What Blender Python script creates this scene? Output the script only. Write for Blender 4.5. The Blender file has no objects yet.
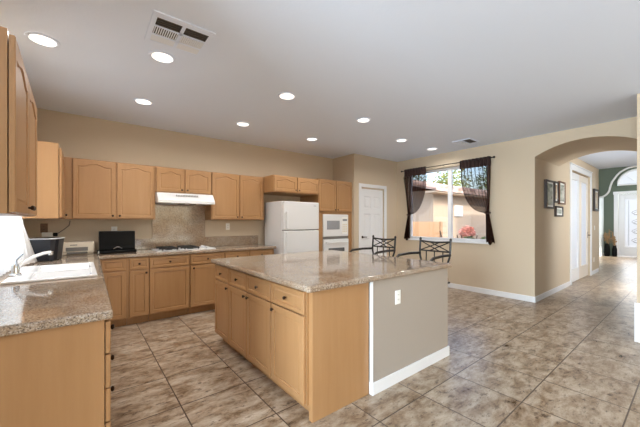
import bpy, bmesh, math, random
from mathutils import Vector, Matrix
PI = math.pi
random.seed(7)
sc = bpy.context.scene
C = sc.collection

# ------------------------------------------------------------------ camera, sky, sun, large lights, exposure
cd = bpy.data.cameras.new('camera'); cam = bpy.data.objects.new('camera', cd); C.objects.link(cam)
cam.location = (0, 0, 1.32)
cam.rotation_euler = (PI/2, 0, -math.radians(38.4))
cd.sensor_width = 36; cd.lens = 36*301/640; cd.shift_y = 8.5/640
cd.clip_start = 0.05; cd.clip_end = 300
sc.camera = cam

world = bpy.data.worlds.new('sky'); sc.world = world; world.use_nodes = True
wn = world.node_tree.nodes; wl = world.node_tree.links
bg = wn['Background']
sky = wn.new('ShaderNodeTexSky'); sky.sky_type = 'NISHITA'; sky.sun_disc = False
sky.sun_elevation = math.radians(42); sky.sun_rotation = math.radians(195); sky.dust_density = 2.5; sky.ozone_density = 1.0
wl.new(sky.outputs[0], bg.inputs[0]); bg.inputs[1].default_value = 0.75

def light(name, kind, loc, direction, energy, color=(1, 1, 1), **kw):
    l = bpy.data.lights.new(name, kind); o = bpy.data.objects.new(name, l); C.objects.link(o)
    o.location = loc; o.rotation_euler = Vector(direction).to_track_quat('-Z', 'Y').to_euler()
    l.energy = energy; l.color = color
    for k, v in kw.items(): setattr(l, k, v)
    return o
light('sun', 'SUN', (0, -20, 20), (.22, 1, -.86), 2.7, (1, .95, .86), angle=.01)
# ceiling fill, then daylight through the side windows of the room behind the camera
light('ceiling_fill', 'AREA', (2.0, -3.85, .5), (0, .04, 1), 112, (.80, .90, 1), shape='RECTANGLE', size=4.6, size_y=2.2)  # added fill near the floor, aimed up to lighten the ceiling
light('daylight_family_room', 'AREA', (-4.45, .1, 1.4), (1, .10, .14), 580, (.76, .90, 1), shape='RECTANGLE', size=2.2, size_y=2.2)
light('daylight_sink_window', 'AREA', (-.60, 3.41, 1.55), (1, 0, -.25), 9, (.82, .93, 1), shape='RECTANGLE', size=1.0, size_y=1.0)
light('daylight_hall', 'AREA', (7.95, -1.42, 2.0), (-.2, 1, -.1), 62, (.92, .97, 1), shape='RECTANGLE', size=1.1, size_y=.8)
light('daylight_front_door', 'AREA', (16.08, 1.42, 1.4), (-1, 0, -.05), 14, (.95, .98, 1), shape='RECTANGLE', size=.8, size_y=2.0)
light('foyer_fill', 'AREA', (13.7, -1.4, 3.2), (.35, 1, -.2), 60, (.95, .98, 1), shape='RECTANGLE', size=2.8, size_y=1.1)  # added fill that lightens the green end wall of the foyer
sc.view_settings.view_transform = 'Standard'; sc.view_settings.look = 'None'
sc.view_settings.gamma = 1; sc.view_settings.use_curve_mapping = False
sc.view_settings.exposure = 0.18
sc.cycles.use_denoising = True
sc.cycles.max_bounces = 10; sc.cycles.diffuse_bounces = 6; sc.cycles.glossy_bounces = 4; sc.cycles.transparent_max_bounces = 24
sc.cycles.sample_clamp_indirect = 6; sc.cycles.caustics_reflective = False; sc.cycles.caustics_refractive = False

# ------------------------------------------------------------------ materials
def srgb(r, g, b):
    f = lambda c: (c/255/12.92) if c/255 <= .04045 else ((c/255+.055)/1.055)**2.4
    return (f(r), f(g), f(b), 1)
def mat(name, col, rough=.5, metal=0, spec=.5, **kw):
    m = bpy.data.materials.new(name); m.use_nodes = True
    p = m.node_tree.nodes['Principled BSDF']
    p.inputs['Base Color'].default_value = col; p.inputs['Roughness'].default_value = rough
    p.inputs['Metallic'].default_value = metal; p.inputs['Specular IOR Level'].default_value = spec
    for k, v in kw.items(): p.inputs[k].default_value = v
    return m
def nodes(m): return m.node_tree.nodes, m.node_tree.links, m.node_tree.nodes['Principled BSDF']
def ramp(n, stops):
    r = n.new('ShaderNodeValToRGB'); e = r.color_ramp.elements
    while len(e) < len(stops): e.new(.5)
    for i, (p, c) in enumerate(stops): e[i].position = p; e[i].color = c
    return r
def pos_scaled(n, l, scale, off=(0, 0, 0)):
    g = n.new('ShaderNodeNewGeometry'); mp = n.new('ShaderNodeMapping')
    mp.inputs['Scale'].default_value = scale; mp.inputs['Location'].default_value = off
    l.new(g.outputs['Position'], mp.inputs[0]); return mp
def noise(n, l, src, scale, detail=4, rough=.55):
    t = n.new('ShaderNodeTexNoise'); t.inputs['Scale'].default_value = scale; t.inputs['Detail'].default_value = detail
    t.inputs['Roughness'].default_value = rough; l.new(src.outputs[0], t.inputs[0]); return t
def bumped(n, l, p, tex, strength, dist=.002):
    b = n.new('ShaderNodeBump'); b.inputs['Strength'].default_value = strength; b.inputs['Distance'].default_value = dist
    l.new(tex.outputs[0], b.inputs['Height']); l.new(b.outputs[0], p.inputs['Normal'])

def wall_paint(name, col, rough=.75):
    m = mat(name, col, rough, spec=.25); n, l, p = nodes(m)
    s = pos_scaled(n, l, (1, 1, 1)); t = noise(n, l, s, 55, 3); bumped(n, l, p, t, .25, .003); return m
M_wall = wall_paint('tan_wall_paint', srgb(202, 186, 163))
M_halfwall = wall_paint('half_wall_greige', srgb(165, 155, 144))  # half wall coloured darker and greyer than the tan walls
M_ceil = wall_paint('white_ceiling_paint', srgb(228, 238, 254), .85)
M_green = wall_paint('sage_green_paint', srgb(98, 109, 97))
M_pale = wall_paint('pale_foyer_paint', srgb(214, 222, 222))
M_white = mat('white_trim_paint', srgb(228, 229, 231), .4)
M_cream = mat('cream_trim_paint', srgb(226, 217, 205), .45)

def wood(name, a, b, c, rough=.38):
    m = mat(name, a, rough, spec=.4); n, l, p = nodes(m)
    s = pos_scaled(n, l, (14, 14, 1.1)); t = noise(n, l, s, 1.6, 5, .6)
    s2 = pos_scaled(n, l, (1.2, 1.2, .5)); t2 = noise(n, l, s2, 1.5, 2)
    r = ramp(n, [(.25, a), (.55, b), (.85, c)])
    mx = n.new('ShaderNodeMath'); mx.operation = 'MULTIPLY_ADD'; mx.inputs[1].default_value = .55
    l.new(t2.outputs[0], mx.inputs[0])
    m2 = n.new('ShaderNodeMath'); m2.operation = 'MULTIPLY'; m2.inputs[1].default_value = .45
    l.new(t.outputs[0], m2.inputs[0]); l.new(m2.outputs[0], mx.inputs[2])
    l.new(mx.outputs[0], r.inputs[0]); l.new(r.outputs[0], p.inputs['Base Color']); return m
M_maple = wood('maple_wood', srgb(160, 118, 76), srgb(171, 130, 88), srgb(182, 144, 104))
M_plinth = wood('maple_kick_wood', srgb(150, 106, 64), srgb(158, 114, 72), srgb(168, 124, 82))

def granite():
    m = mat('speckled_granite', (.5, .4, .3, 1), .08, spec=.5); n, l, p = nodes(m)
    s = pos_scaled(n, l, (1, 1, 1))
    v = n.new('ShaderNodeTexVoronoi'); v.inputs['Scale'].default_value = 210; l.new(s.outputs[0], v.inputs[0])
    r = ramp(n, [(0, srgb(80, 72, 66)), (.14, srgb(134, 120, 106)), (.4, srgb(160, 145, 127)), (.75, srgb(176, 162, 146)), (1, srgb(196, 190, 184))])
    sep = n.new('ShaderNodeSeparateColor'); l.new(v.outputs['Color'], sep.inputs[0]); l.new(sep.outputs[0], r.inputs[0])
    t = noise(n, l, s, 5, 3); r2 = ramp(n, [(.35, srgb(232, 214, 196)), (.65, srgb(255, 252, 248))])
    l.new(t.outputs[0], r2.inputs[0])
    mx = n.new('ShaderNodeMix'); mx.data_type = 'RGBA'; mx.blend_type = 'MULTIPLY'; mx.inputs[0].default_value = 1
    l.new(r.outputs[0], mx.inputs[6]); l.new(r2.outputs[0], mx.inputs[7]); l.new(mx.outputs[2], p.inputs['Base Color'])
    return m
M_granite = granite()

def tile_floor():
    m = mat('travertine_tile', (.4, .3, .2, 1), .22, spec=.5); n, l, p = nodes(m)
    s = pos_scaled(n, l, (1, 1, 1), (-.56, -.81, 0))
    br = n.new('ShaderNodeTexBrick'); br.offset = 0; br.squash = 1
    br.inputs['Scale'].default_value = 1; br.inputs['Brick Width'].default_value = .4925; br.inputs['Row Height'].default_value = .5017
    br.inputs['Mortar Size'].default_value = .0045; br.inputs['Mortar Smooth'].default_value = .1
    br.inputs['Color1'].default_value = (0, 0, 0, 1); br.inputs['Color2'].default_value = (1, 1, 1, 1); br.inputs['Mortar'].default_value = (.5, .5, .5, 1)
    l.new(s.outputs[0], br.inputs[0])
    # every tile its own cut of stone: shift the vein pattern by the tile's random value
    g = n.new('ShaderNodeNewGeometry'); cmb = n.new('ShaderNodeCombineXYZ')
    mu = n.new('ShaderNodeMath'); mu.operation = 'MULTIPLY'; mu.inputs[1].default_value = 7
    l.new(br.outputs['Color'], mu.inputs[0]); l.new(mu.outputs[0], cmb.inputs[2])
    ad = n.new('ShaderNodeVectorMath'); ad.operation = 'ADD'; l.new(g.outputs['Position'], ad.inputs[0]); l.new(cmb.outputs[0], ad.inputs[1])
    mp = n.new('ShaderNodeMapping'); mp.inputs['Scale'].default_value = (1.9, 3.9, 1); mp.inputs['Rotation'].default_value = (0, 0, .05)
    l.new(ad.outputs[0], mp.inputs[0])
    t1 = noise(n, l, mp, 2.5, 12, .74); t1.inputs['Distortion'].default_value = .25
    r1 = ramp(n, [(.33, srgb(96, 74, 53)), (.43, srgb(139, 116, 92)), (.53, srgb(169, 151, 130)), (.68, srgb(196, 182, 163))])
    l.new(t1.outputs[0], r1.inputs[0])
    t2 = noise(n, l, mp, 7, 8, .75); r2 = ramp(n, [(.36, srgb(112, 88, 72)), (.45, srgb(255, 255, 255))])
    l.new(t2.outputs[0], r2.inputs[0])
    m1 = n.new('ShaderNodeMix'); m1.data_type = 'RGBA'; m1.blend_type = 'MULTIPLY'; m1.inputs[0].default_value = .75
    l.new(r1.outputs[0], m1.inputs[6]); l.new(r2.outputs[0], m1.inputs[7])
    m3 = n.new('ShaderNodeMix'); m3.data_type = 'RGBA'; l.new(br.outputs['Fac'], m3.inputs[0])
    l.new(m1.outputs[2], m3.inputs[6]); m3.inputs[7].default_value = srgb(84, 68, 56)
    l.new(m3.outputs[2], p.inputs['Base Color'])
    ro = n.new('ShaderNodeMapRange'); ro.inputs[3].default_value = .2; ro.inputs[4].default_value = .42
    l.new(t1.outputs[0], ro.inputs[0]); l.new(ro.outputs[0], p.inputs['Roughness'])
    iv = n.new('ShaderNodeMath'); iv.operation = 'SUBTRACT'; iv.inputs[0].default_value = 1; l.new(br.outputs['Fac'], iv.inputs[1])
    bumped(n, l, p, iv, .4, .003)
    return m
M_floor = tile_floor()

M_appl = mat('white_appliance_enamel', srgb(226, 227, 228), .28)
M_porc = mat('white_porcelain', srgb(246, 246, 246), .12)
M_black = mat('satin_black_plastic', srgb(7, 7, 8), .4, spec=.12)
M_navy = mat('dark_navy_plastic', srgb(20, 23, 32), .3)
M_matblack = mat('matt_black_iron', srgb(18, 17, 17), .55)
M_iron = mat('wrought_iron_paint', srgb(26, 22, 20), .45, 0)
M_bronze = mat('dark_bronze', srgb(60, 44, 34), .35, .8)
M_chrome = mat('chrome_metal', srgb(225, 228, 230), .12, 1)
M_steel = mat('silver_metal', srgb(190, 192, 196), .3, 1)
M_gap = mat('dark_gap', srgb(24, 22, 20), .8)
M_greyglass = mat('grey_tinted_oven_glass', srgb(150, 152, 156), .12)
M_darkglass = mat('dark_oven_glass', srgb(92, 94, 98), .1)
M_plate = mat('white_plastic_plate', srgb(240, 240, 236), .4)
M_beigeplastic = mat('off_white_plastic', srgb(226, 216, 198), .45)
M_greyplastic = mat('grey_plastic', srgb(120, 116, 112), .5)
M_seat = mat('tan_seat_cushion', srgb(150, 120, 90), .8)
M_lens = mat('lit_lamp_lens', (1, 1, 1, 1), .5)
_p = M_lens.node_tree.nodes['Principled BSDF']; _p.inputs['Emission Color'].default_value = (1, .97, .92, 1); _p.inputs['Emission Strength'].default_value = 1.7
M_vent = mat('white_vent_metal', srgb(228, 233, 240), .6)
M_ventgrey = mat('grey_vent_blades', srgb(70, 66, 62), .6)
M_frame = mat('dark_wood_frame', srgb(44, 28, 20), .4)
M_framelight = mat('brown_wood_frame', srgb(104, 66, 42), .4)

def picture(name, cols):
    m = mat(name, cols[0], .25); n, l, p = nodes(m)
    s = pos_scaled(n, l, (4, 4, 9)); t = noise(n, l, s, 1, 4); r = ramp(n, [(.3, cols[0]), (.5, cols[1]), (.7, cols[2])])
    l.new(t.outputs[0], r.inputs[0]); l.new(r.outputs[0], p.inputs['Base Color']); return m
M_pic = picture('landscape_print', [srgb(120, 130, 120), srgb(196, 196, 186), srgb(224, 222, 214)])
M_picw = picture('warm_print', [srgb(190, 150, 110), srgb(222, 205, 180), srgb(240, 232, 216)])

def glass(name, tint=(1, 1, 1, 1), gloss=.05):
    m = bpy.data.materials.new(name); m.use_nodes = True; n = m.node_tree.nodes; l = m.node_tree.links
    n.clear(); o = n.new('ShaderNodeOutputMaterial'); t = n.new('ShaderNodeBsdfTransparent'); t.inputs[0].default_value = tint
    g = n.new('ShaderNodeBsdfGlossy'); g.inputs['Roughness'].default_value = .03
    x = n.new('ShaderNodeMixShader'); x.inputs[0].default_value = gloss
    l.new(t.outputs[0], x.inputs[1]); l.new(g.outputs[0], x.inputs[2]); l.new(x.outputs[0], o.inputs[0]); return m
M_glass = glass('clear_window_glass')
def sheer(name, col, opacity, transl=.4):
    m = bpy.data.materials.new(name); m.use_nodes = True; n = m.node_tree.nodes; l = m.node_tree.links
    n.clear(); o = n.new('ShaderNodeOutputMaterial'); t = n.new('ShaderNodeBsdfTransparent')
    d = n.new('ShaderNodeBsdfDiffuse'); d.inputs[0].default_value = col
    tr = n.new('ShaderNodeBsdfTranslucent'); tr.inputs[0].default_value = col
    a = n.new('ShaderNodeMixShader'); a.inputs[0].default_value = transl; l.new(d.outputs[0], a.inputs[1]); l.new(tr.outputs[0], a.inputs[2])
    x = n.new('ShaderNodeMixShader'); x.inputs[0].default_value = opacity
    l.new(t.outputs[0], x.inputs[1]); l.new(a.outputs[0], x.inputs[2]); l.new(x.outputs[0], o.inputs[0]); return m
M_sheer = sheer('sheer_brown_voile', srgb(66, 40, 33), .5)
M_brown = mat('dark_brown_fabric', srgb(50, 30, 26), .85)
M_whitesheer = sheer('sheer_white_voile', srgb(245, 243, 238), .82, .55)
M_frost = sheer('frosted_white_glass', srgb(240, 242, 244), .88, .4)

def tiles_roof():
    m = mat('clay_roof_tile', srgb(190, 156, 140), .8); n, l, p = nodes(m)
    s = pos_scaled(n, l, (1, 1, 1)); t = noise(n, l, s, 3, 4); r = ramp(n, [(.3, srgb(160, 122, 106)), (.7, srgb(222, 198, 184))])
    l.new(t.outputs[0], r.inputs[0]); l.new(r.outputs[0], p.inputs['Base Color']); return m
M_roof = tiles_roof()
M_stucco = wall_paint('beige_stucco', srgb(178, 160, 139), .9)
M_block = wall_paint('tan_block_wall', srgb(164, 134, 104), .9)
M_ground = wall_paint('desert_gravel', srgb(186, 168, 148), .95)
M_leaf = mat('green_leaf', srgb(96, 120, 66), .6)
M_leaf2 = mat('yellow_green_leaf', srgb(146, 156, 84), .6)
M_pink = mat('coral_blossom', srgb(228, 156, 138), .6)
M_bark = mat('brown_bark', srgb(84, 66, 52), .9)
M_dry = mat('dried_reed', srgb(150, 122, 88), .85)

# ------------------------------------------------------------------ mesh helpers
def bm_(): return bmesh.new()
def box(bm, x0, x1, y0, y1, z0, z1, bev=0, seg=2):
    v = [bm.verts.new(p) for p in ((x0,y0,z0),(x1,y0,z0),(x1,y1,z0),(x0,y1,z0),(x0,y0,z1),(x1,y0,z1),(x1,y1,z1),(x0,y1,z1))]
    fs = [bm.faces.new([v[i] for i in q]) for q in ((3,2,1,0),(4,5,6,7),(0,1,5,4),(1,2,6,5),(2,3,7,6),(3,0,4,7))]
    if bev:
        ed = list({e for f in fs for e in f.edges})
        bmesh.ops.bevel(bm, geom=ed, offset=bev, segments=seg, affect='EDGES', profile=.5)
    return bm
def tube(bm, pts, r, seg=8, closed=False, cap=True):
    pts = [Vector(p) for p in pts]; n = len(pts); rings = []; up = None
    rs = r if isinstance(r, (list, tuple)) else [r]*n
    for i, p in enumerate(pts):
        a = pts[(i-1) % n] if (closed or i > 0) else p
        b = pts[(i+1) % n] if (closed or i < n-1) else p
        d = (b-a).normalized()
        if up is None:
            up = d.orthogonal().normalized()
        up = (up - d*up.dot(d)); up = up.normalized() if up.length > 1e-6 else d.orthogonal().normalized()
        s = d.cross(up)
        rings.append([bm.verts.new(p + rs[i]*(math.cos(2*PI*k/seg)*up + math.sin(2*PI*k/seg)*s)) for k in range(seg)])
    for i in range(n if closed else n-1):
        A, B = rings[i], rings[(i+1) % n]
        for k in range(seg): bm.faces.new((A[k], A[(k+1) % seg], B[(k+1) % seg], B[k]))
    if cap and not closed:
        bm.faces.new(rings[0][::-1]); bm.faces.new(rings[-1])
    return bm
def lathe(bm, prof, mtx=Matrix(), seg=20):
    rings = []
    for r, z in prof:
        rings.append([bm.verts.new(mtx @ Vector((r*math.cos(2*PI*k/seg), r*math.sin(2*PI*k/seg), z))) for k in range(seg)])
    for A, B in zip(rings, rings[1:]):
        for k in range(seg): bm.faces.new((A[k], A[(k+1) % seg], B[(k+1) % seg], B[k]))
    bm.faces.new(rings[0][::-1]); bm.faces.new(rings[-1]); return bm
def prism(bm, pts, fn, a, b):
    # polygon pts (2D) pushed from a to b; fn(u, v, t) -> 3D
    A = [bm.verts.new(fn(u, v, a)) for u, v in pts]; B = [bm.verts.new(fn(u, v, b)) for u, v in pts]; n = len(pts)
    bm.faces.new(A); bm.faces.new(B[::-1])
    for i in range(n): bm.faces.new((A[i], B[i], B[(i+1) % n], A[(i+1) % n]))
    bmesh.ops.recalc_face_normals(bm, faces=bm.faces[:]); return bm
def slab(bm, rects_x, rects_y, inside, z0, z1, bev=.012, warp=None):
    vs = {}
    def v(i, j):
        if (i, j) not in vs: vs[(i, j)] = bm.verts.new((rects_x[i], rects_y[j], z1))
        return vs[(i, j)]
    top = []
    for i in range(len(rects_x)-1):
        for j in range(len(rects_y)-1):
            if inside((rects_x[i]+rects_x[i+1])/2, (rects_y[j]+rects_y[j+1])/2):
                top.append(bm.faces.new((v(i,j), v(i+1,j), v(i+1,j+1), v(i,j+1))))
    if warp:
        for q in bm.verts: q.co.x, q.co.y = warp(q.co.x, q.co.y)
    g = bmesh.ops.extrude_face_region(bm, geom=top)
    nv = [e for e in g['geom'] if isinstance(e, bmesh.types.BMVert)]
    for q in nv: q.co.z = z0
    bmesh.ops.recalc_face_normals(bm, faces=bm.faces[:])
    if bev:
        ed = [e for e in bm.edges if len(e.link_faces) == 2 and abs(e.link_faces[0].normal.dot(e.link_faces[1].normal)) < .5]
        bmesh.ops.bevel(bm, geom=ed, offset=bev, segments=3, affect='EDGES', profile=.5)
    return bm
def obj(name, bm, m, parent=None, smooth=False, loc=None):
    me = bpy.data.meshes.new(name); bmesh.ops.recalc_face_normals(bm, faces=bm.faces[:]) if not smooth == 'keep' else None
    bm.to_mesh(me); bm.free()
    me.materials.append(m)
    if smooth:
        for p in me.polygons: p.use_smooth = True
        try: me.set_sharp_from_angle(angle=math.radians(40))
        except Exception: pass
    o = bpy.data.objects.new(name, me); C.objects.link(o)
    if parent: o.parent = parent
    if loc: o.location = loc
    return o
def tag(o, label, cat, group=None, kind='thing'):
    o['label'] = label; o['category'] = cat; o['kind'] = kind
    if group: o['group'] = group
    return o
def thing(name, label, cat, loc=(0, 0, 0), rz=0, group=None):
    o = bpy.data.objects.new(name, None); C.objects.link(o); o.empty_display_size = .1
    o.location = loc; o.rotation_euler = (0, 0, rz); return tag(o, label, cat, group)
def struct(name, bm, m, parent=None, smooth=False):
    o = obj(name, bm, m, parent, smooth)
    if not parent: o['kind'] = 'structure'
    return o
def copy_tree(o, parent=None):
    c = o.copy(); C.objects.link(c)
    if parent: c.parent = parent
    for ch in list(o.children): copy_tree(ch, c)
    return c

# ------------------------------------------------------------------ the setting
H = 2.73
XL, XW, YB, YP, XP = -.55, 5.82, 5.09, 4.42, 4.40     # left wall, window wall, back wall, pantry front, pantry side
YH, XHE = 1.68, 10.76                                  # hall's left wall and where it ends
def indoors(x, y): return (x < -.7 and y < 1.5) or (-.7 < x < 5.98) or (5.98 < x < 10.9 and -1.64 < y < 1.82) or (x > 10.9 and -1.64 < y < 2.5)
GX, GY = [-4.72, -.70, 5.98, 10.9, 16.34], [-4.1, -1.64, 1.5, 1.82, 2.5, 5.24]
struct('floor', slab(bm_(), GX, GY, indoors, -.1, 0, 0), M_floor)
struct('ceiling', slab(bm_(), GX[:4], GY, indoors, H, H+.12, 0), M_ceil)
struct('ceiling_foyer', box(bm_(), 10.85, 16.6, -1.7, 3.0, 4.1, 4.2), M_ceil)
def holed(axis, at, thick, a0, a1, z0, z1, holes):
    # wall as one mesh with rectangular openings; axis 'x' = plane of constant x
    us = sorted({a0, a1} | {h[0] for h in holes} | {h[1] for h in holes}); zs = sorted({z0, z1} | {h[2] for h in holes} | {h[3] for h in holes})
    bm = bm_(); vs = {}; fs = []
    def v(i, j):
        if (i, j) not in vs:
            vs[(i, j)] = bm.verts.new((at, us[i], zs[j]) if axis == 'x' else (us[i], at, zs[j]))
        return vs[(i, j)]
    for i in range(len(us)-1):
        for j in range(len(zs)-1):
            u, z = (us[i]+us[i+1])/2, (zs[j]+zs[j+1])/2
            if not any(h[0] < u < h[1] and h[2] < z < h[3] for h in holes):
                fs.append(bm.faces.new((v(i,j), v(i+1,j), v(i+1,j+1), v(i,j+1))))
    g = bmesh.ops.extrude_face_region(bm, geom=fs)
    d = Vector((thick, 0, 0)) if axis == 'x' else Vector((0, thick, 0))
    bmesh.ops.translate(bm, vec=d, verts=[e for e in g['geom'] if isinstance(e, bmesh.types.BMVert)])
    return bm
struct('wall_left', holed('x', XL, -.15, 1.36, YB+.15, 0, H, [(2.86, 3.96, 1.0, 2.15)]), M_wall)
struct('wall_back', box(bm_(), XL, XP, YB, YB+.15, 0, H), M_wall)
struct('wall_pantry_side', box(bm_(), XP, XP+.1, YP+.1, YB+.15, 0, H), M_wall)
struct('wall_pantry', holed('y', YP, .1, XP, XW, 0, H, [(4.60, 5.35, 0, 2.05)]), M_wall)
WY0, WY1, WZ0, WZ1 = 2.40, 4.13, .945, 2.43
struct('wall_right', holed('x', XW, .16, YH, YB+.15, 0, H, [(WY0, WY1, WZ0, WZ1)]), M_wall)
struct('wall_hall_left', holed('y', YH, .14, XW+.16, XHE, 0, H, [(8.05, 9.82, 0, 2.42)]), M_wall)
# arched passage, a deep barrel between kitchen and hall
YR = .43
cy, half, rise, zs = (YH+YR)/2, (YH-YR)/2, .172, 2.385
R = (half*half+rise*rise)/(2*rise)
a0 = math.asin(half/R)
arc = [(cy+R*math.sin(a0-2*a0*i/28), zs+rise-R+R*math.cos(a0-2*a0*i/28)) for i in range(29)]
struct('wall_arch', prism(bm_(), [(YR, H), (YH, H)]+arc, lambda u, v, t: (t, u, v), XW, 7.19), M_wall, smooth=True)
struct('wall_passage_right', box(bm_(), 4.80, 7.19, .12, YR, 0, H), M_wall)
struct('wall_right_near', box(bm_(), 4.80, 4.95, -4.1, .12, 0, H), M_wall)
struct('wall_rear', holed('y', -4.1, .12, -4.6, 4.8, 0, H, [(1.4, 3.8, 0, 2.3)]), M_wall)
struct('wall_family_room', holed('x', -4.6, -.12, -4.1, 1.5, 0, H, [(-1.1, 1.2, .3, 2.5)]), M_wall)
struct('wall_family_room_end', box(bm_(), -4.6, XL-.15, 1.36, 1.5, 0, H), M_wall)
struct('wall_hall_right', holed('y', -1.5, -.14, 7.19, 16.3, 0, 4.1, [(7.4, 8.5, 1.6, 2.4), (12.2, 15.2, 2.6, 3.8)]), M_wall)  # high foyer opening added to go with the foyer fill light
struct('wall_hall_end', box(bm_(), 7.05, 7.19, -1.5, .12, 0, H), M_wall)
# ogee header of dark green between hall and foyer
K = .951
og = [(1.759,2.009),(1.697,2.019),(1.64,2.05),(1.6,2.09),(1.567,2.14),(1.548,2.19),(1.539,2.256),(1.52,2.335),(1.495,2.422),(1.44,2.52),(1.395,2.595),(1.331,2.669),(1.25,2.725),(1.171,2.763),(1.08,2.795),(.99,2.812),(.90,2.815)]
og = [(y*K, min(1.32+(z-1.32)*K, H-.02)) for y, z in og]
mid = og[-1][0]
ogf = [(2.5, og[0][1])] + og + [(2*mid-y, z) for y, z in og[-2::-1]] + [(-1.5, og[0][1])]
struct('wall_foyer_header', prism(bm_(), ogf+[(-1.5, H+1.3), (2.5, H+1.3)], lambda u, v, t: (t, u, v), 10.86, 11.0), M_green)
bm = bm_(); tube(bm, [(10.845, y, z) for y, z in ogf[1:-1]], .022, 8); struct('trim_1', bm, M_white, smooth=True)
struct('wall_foyer_left', box(bm_(), 10.90, 16.2, 2.36, 2.5, 0, 4.1), M_pale)
struct('wall_hall_return', box(bm_(), XHE, 10.90, YH, 2.5, 0, H), M_wall)
DX = 16.2; DY0, DY1 = .87, 1.97
struct('wall_foyer_end', holed('x', DX, .14, -1.5, 2.36, 0, 4.1, [(DY0, DY1, 0, 2.40), (.83, 2.01, 2.72, 3.34)]), M_green)

# baseboards
def base(name, x0, x1, y0, y1, h=.095): return struct(name, box(bm_(), x0, x1, y0, y1, 0, h, .003, 1), M_white)
base('baseboard_right', XW-.014, XW, YH-.014, YP)
base('baseboard_hall_left', XW, 7.94, YH-.014, YH)
base('baseboard_hall_end', 9.93, XHE, YH-.014, YH)
base('baseboard_pantry', 5.42, XW-.014, YP-.014, YP)
base('baseboard_foyer', 15.0, DX, 2.346, 2.36)
struct('baseboard_passage', box(bm_(), 4.775, 4.80, .10, YR+.02, 0, .43, .004, 1), M_white)

# big window on the right, with two sashes
w = struct('window_1', holed('x', XW+.07, .05, WY0, WY1, WZ0, WZ1, [(WY0+.05, 3.13, WZ0+.05, WZ1-.05), (3.21, WY1-.05, WZ0+.05, WZ1-.05)]), M_white)
w['kind'] = 'structure'
for y0, y1 in ((WY0+.05, 3.13), (3.21, WY1-.05)):
    struct('pane', box(bm_(), XW+.09, XW+.096, y0, y1, WZ0+.05, WZ1-.05), M_glass, w)
struct('sill', box(bm_(), XW-.035, XW+.07, WY0-.03, WY1+.03, WZ0-.03, WZ0, .006), M_white, w)
# kitchen window over the sink
w = struct('window_2', holed('x', XL-.08, -.05, 2.86, 3.96, 1.0, 2.15, [(2.91, 3.39, 1.05, 2.10), (3.44, 3.91, 1.05, 2.10)]), M_white)
for y0, y1 in ((2.91, 3.39), (3.44, 3.91)):
    struct('pane', box(bm_(), XL-.11, XL-.104, y0, y1, 1.05, 2.10), M_glass, w)
struct('sill', box(bm_(), XL-.08, XL+.03, 2.83, 3.99, .975, 1.0, .006), M_white, w)

# door slabs with panels
def panel_slab(bm, w, t, xs, zs, panels, depth=.012):
    for i in range(len(xs)-1):
        for j in range(len(zs)-1):
            x0, x1, z0, z1 = xs[i], xs[i+1], zs[j], zs[j+1]
            def ring(k, y): return [bm.verts.new(p) for p in ((x0+k,y,z0+k),(x1-k,y,z0+k),(x1-k,y,z1-k),(x0+k,y,z1-k))]
            A = ring(0, 0)
            if (i, j) in panels:
                B = ring(.012, depth); Cc = ring(.03, depth); D = ring(.045, .003)
                for P, Q in ((A, B), (B, Cc), (Cc, D)):
                    for k in range(4): bm.faces.new((P[k], P[(k+1) % 4], Q[(k+1) % 4], Q[k]))
                bm.faces.new(D)
            else: bm.faces.new(A)
    bmesh.ops.remove_doubles(bm, verts=bm.verts[:], dist=1e-5)
    z0, z1 = zs[0], zs[-1]
    v = [bm.verts.new(p) for p in ((0,t,z0),(w,t,z0),(w,t,z1),(0,t,z1))]; bm.faces.new(v[::-1])
    q = [bm.verts.new(p) for p in ((0,0,z0),(w,0,z0),(w,0,z1),(0,0,z1))]
    for k in range(4): bm.faces.new((q[k], q[(k+1) % 4], v[(k+1) % 4], v[k]))
    return bm
d = bpy.data.objects.new('door_1', None); C.objects.link(d); d.location = (4.60, YP, 0); d['kind'] = 'structure'
bm = panel_slab(bm_(), .72, .035, [0, .11, .315, .405, .61, .72], [.012, .22, .80, .93, 1.50, 1.61, 1.87, 2.03], {(1,1),(3,1),(1,3),(3,3),(1,5),(3,5)})
o = struct('door_panel', bm, M_white, d); o.location = (.015, .03, 0)
bm = bm_()
for x0, x1, z0, z1 in ((-.07, .005, 0, 2.06), (.745, .82, 0, 2.06), (-.07, .82, 2.06, 2.13)): box(bm, x0, x1, -.018, 0, z0, z1, .004, 1)
struct('casing', bm, M_white, d)
bm = bm_(); lathe(bm, [(.026,0),(.026,.006),(.01,.012),(.01,.035)], Matrix.Translation((.075,.029,1.0)) @ Matrix.Rotation(PI/2,4,'X'), 12)
tube(bm, [(.075,-.005,1.0),(.13,-.008,1.0),(.18,-.004,.998)], .009, 8)
struct('handle', bm, M_bronze, d, True)

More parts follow.
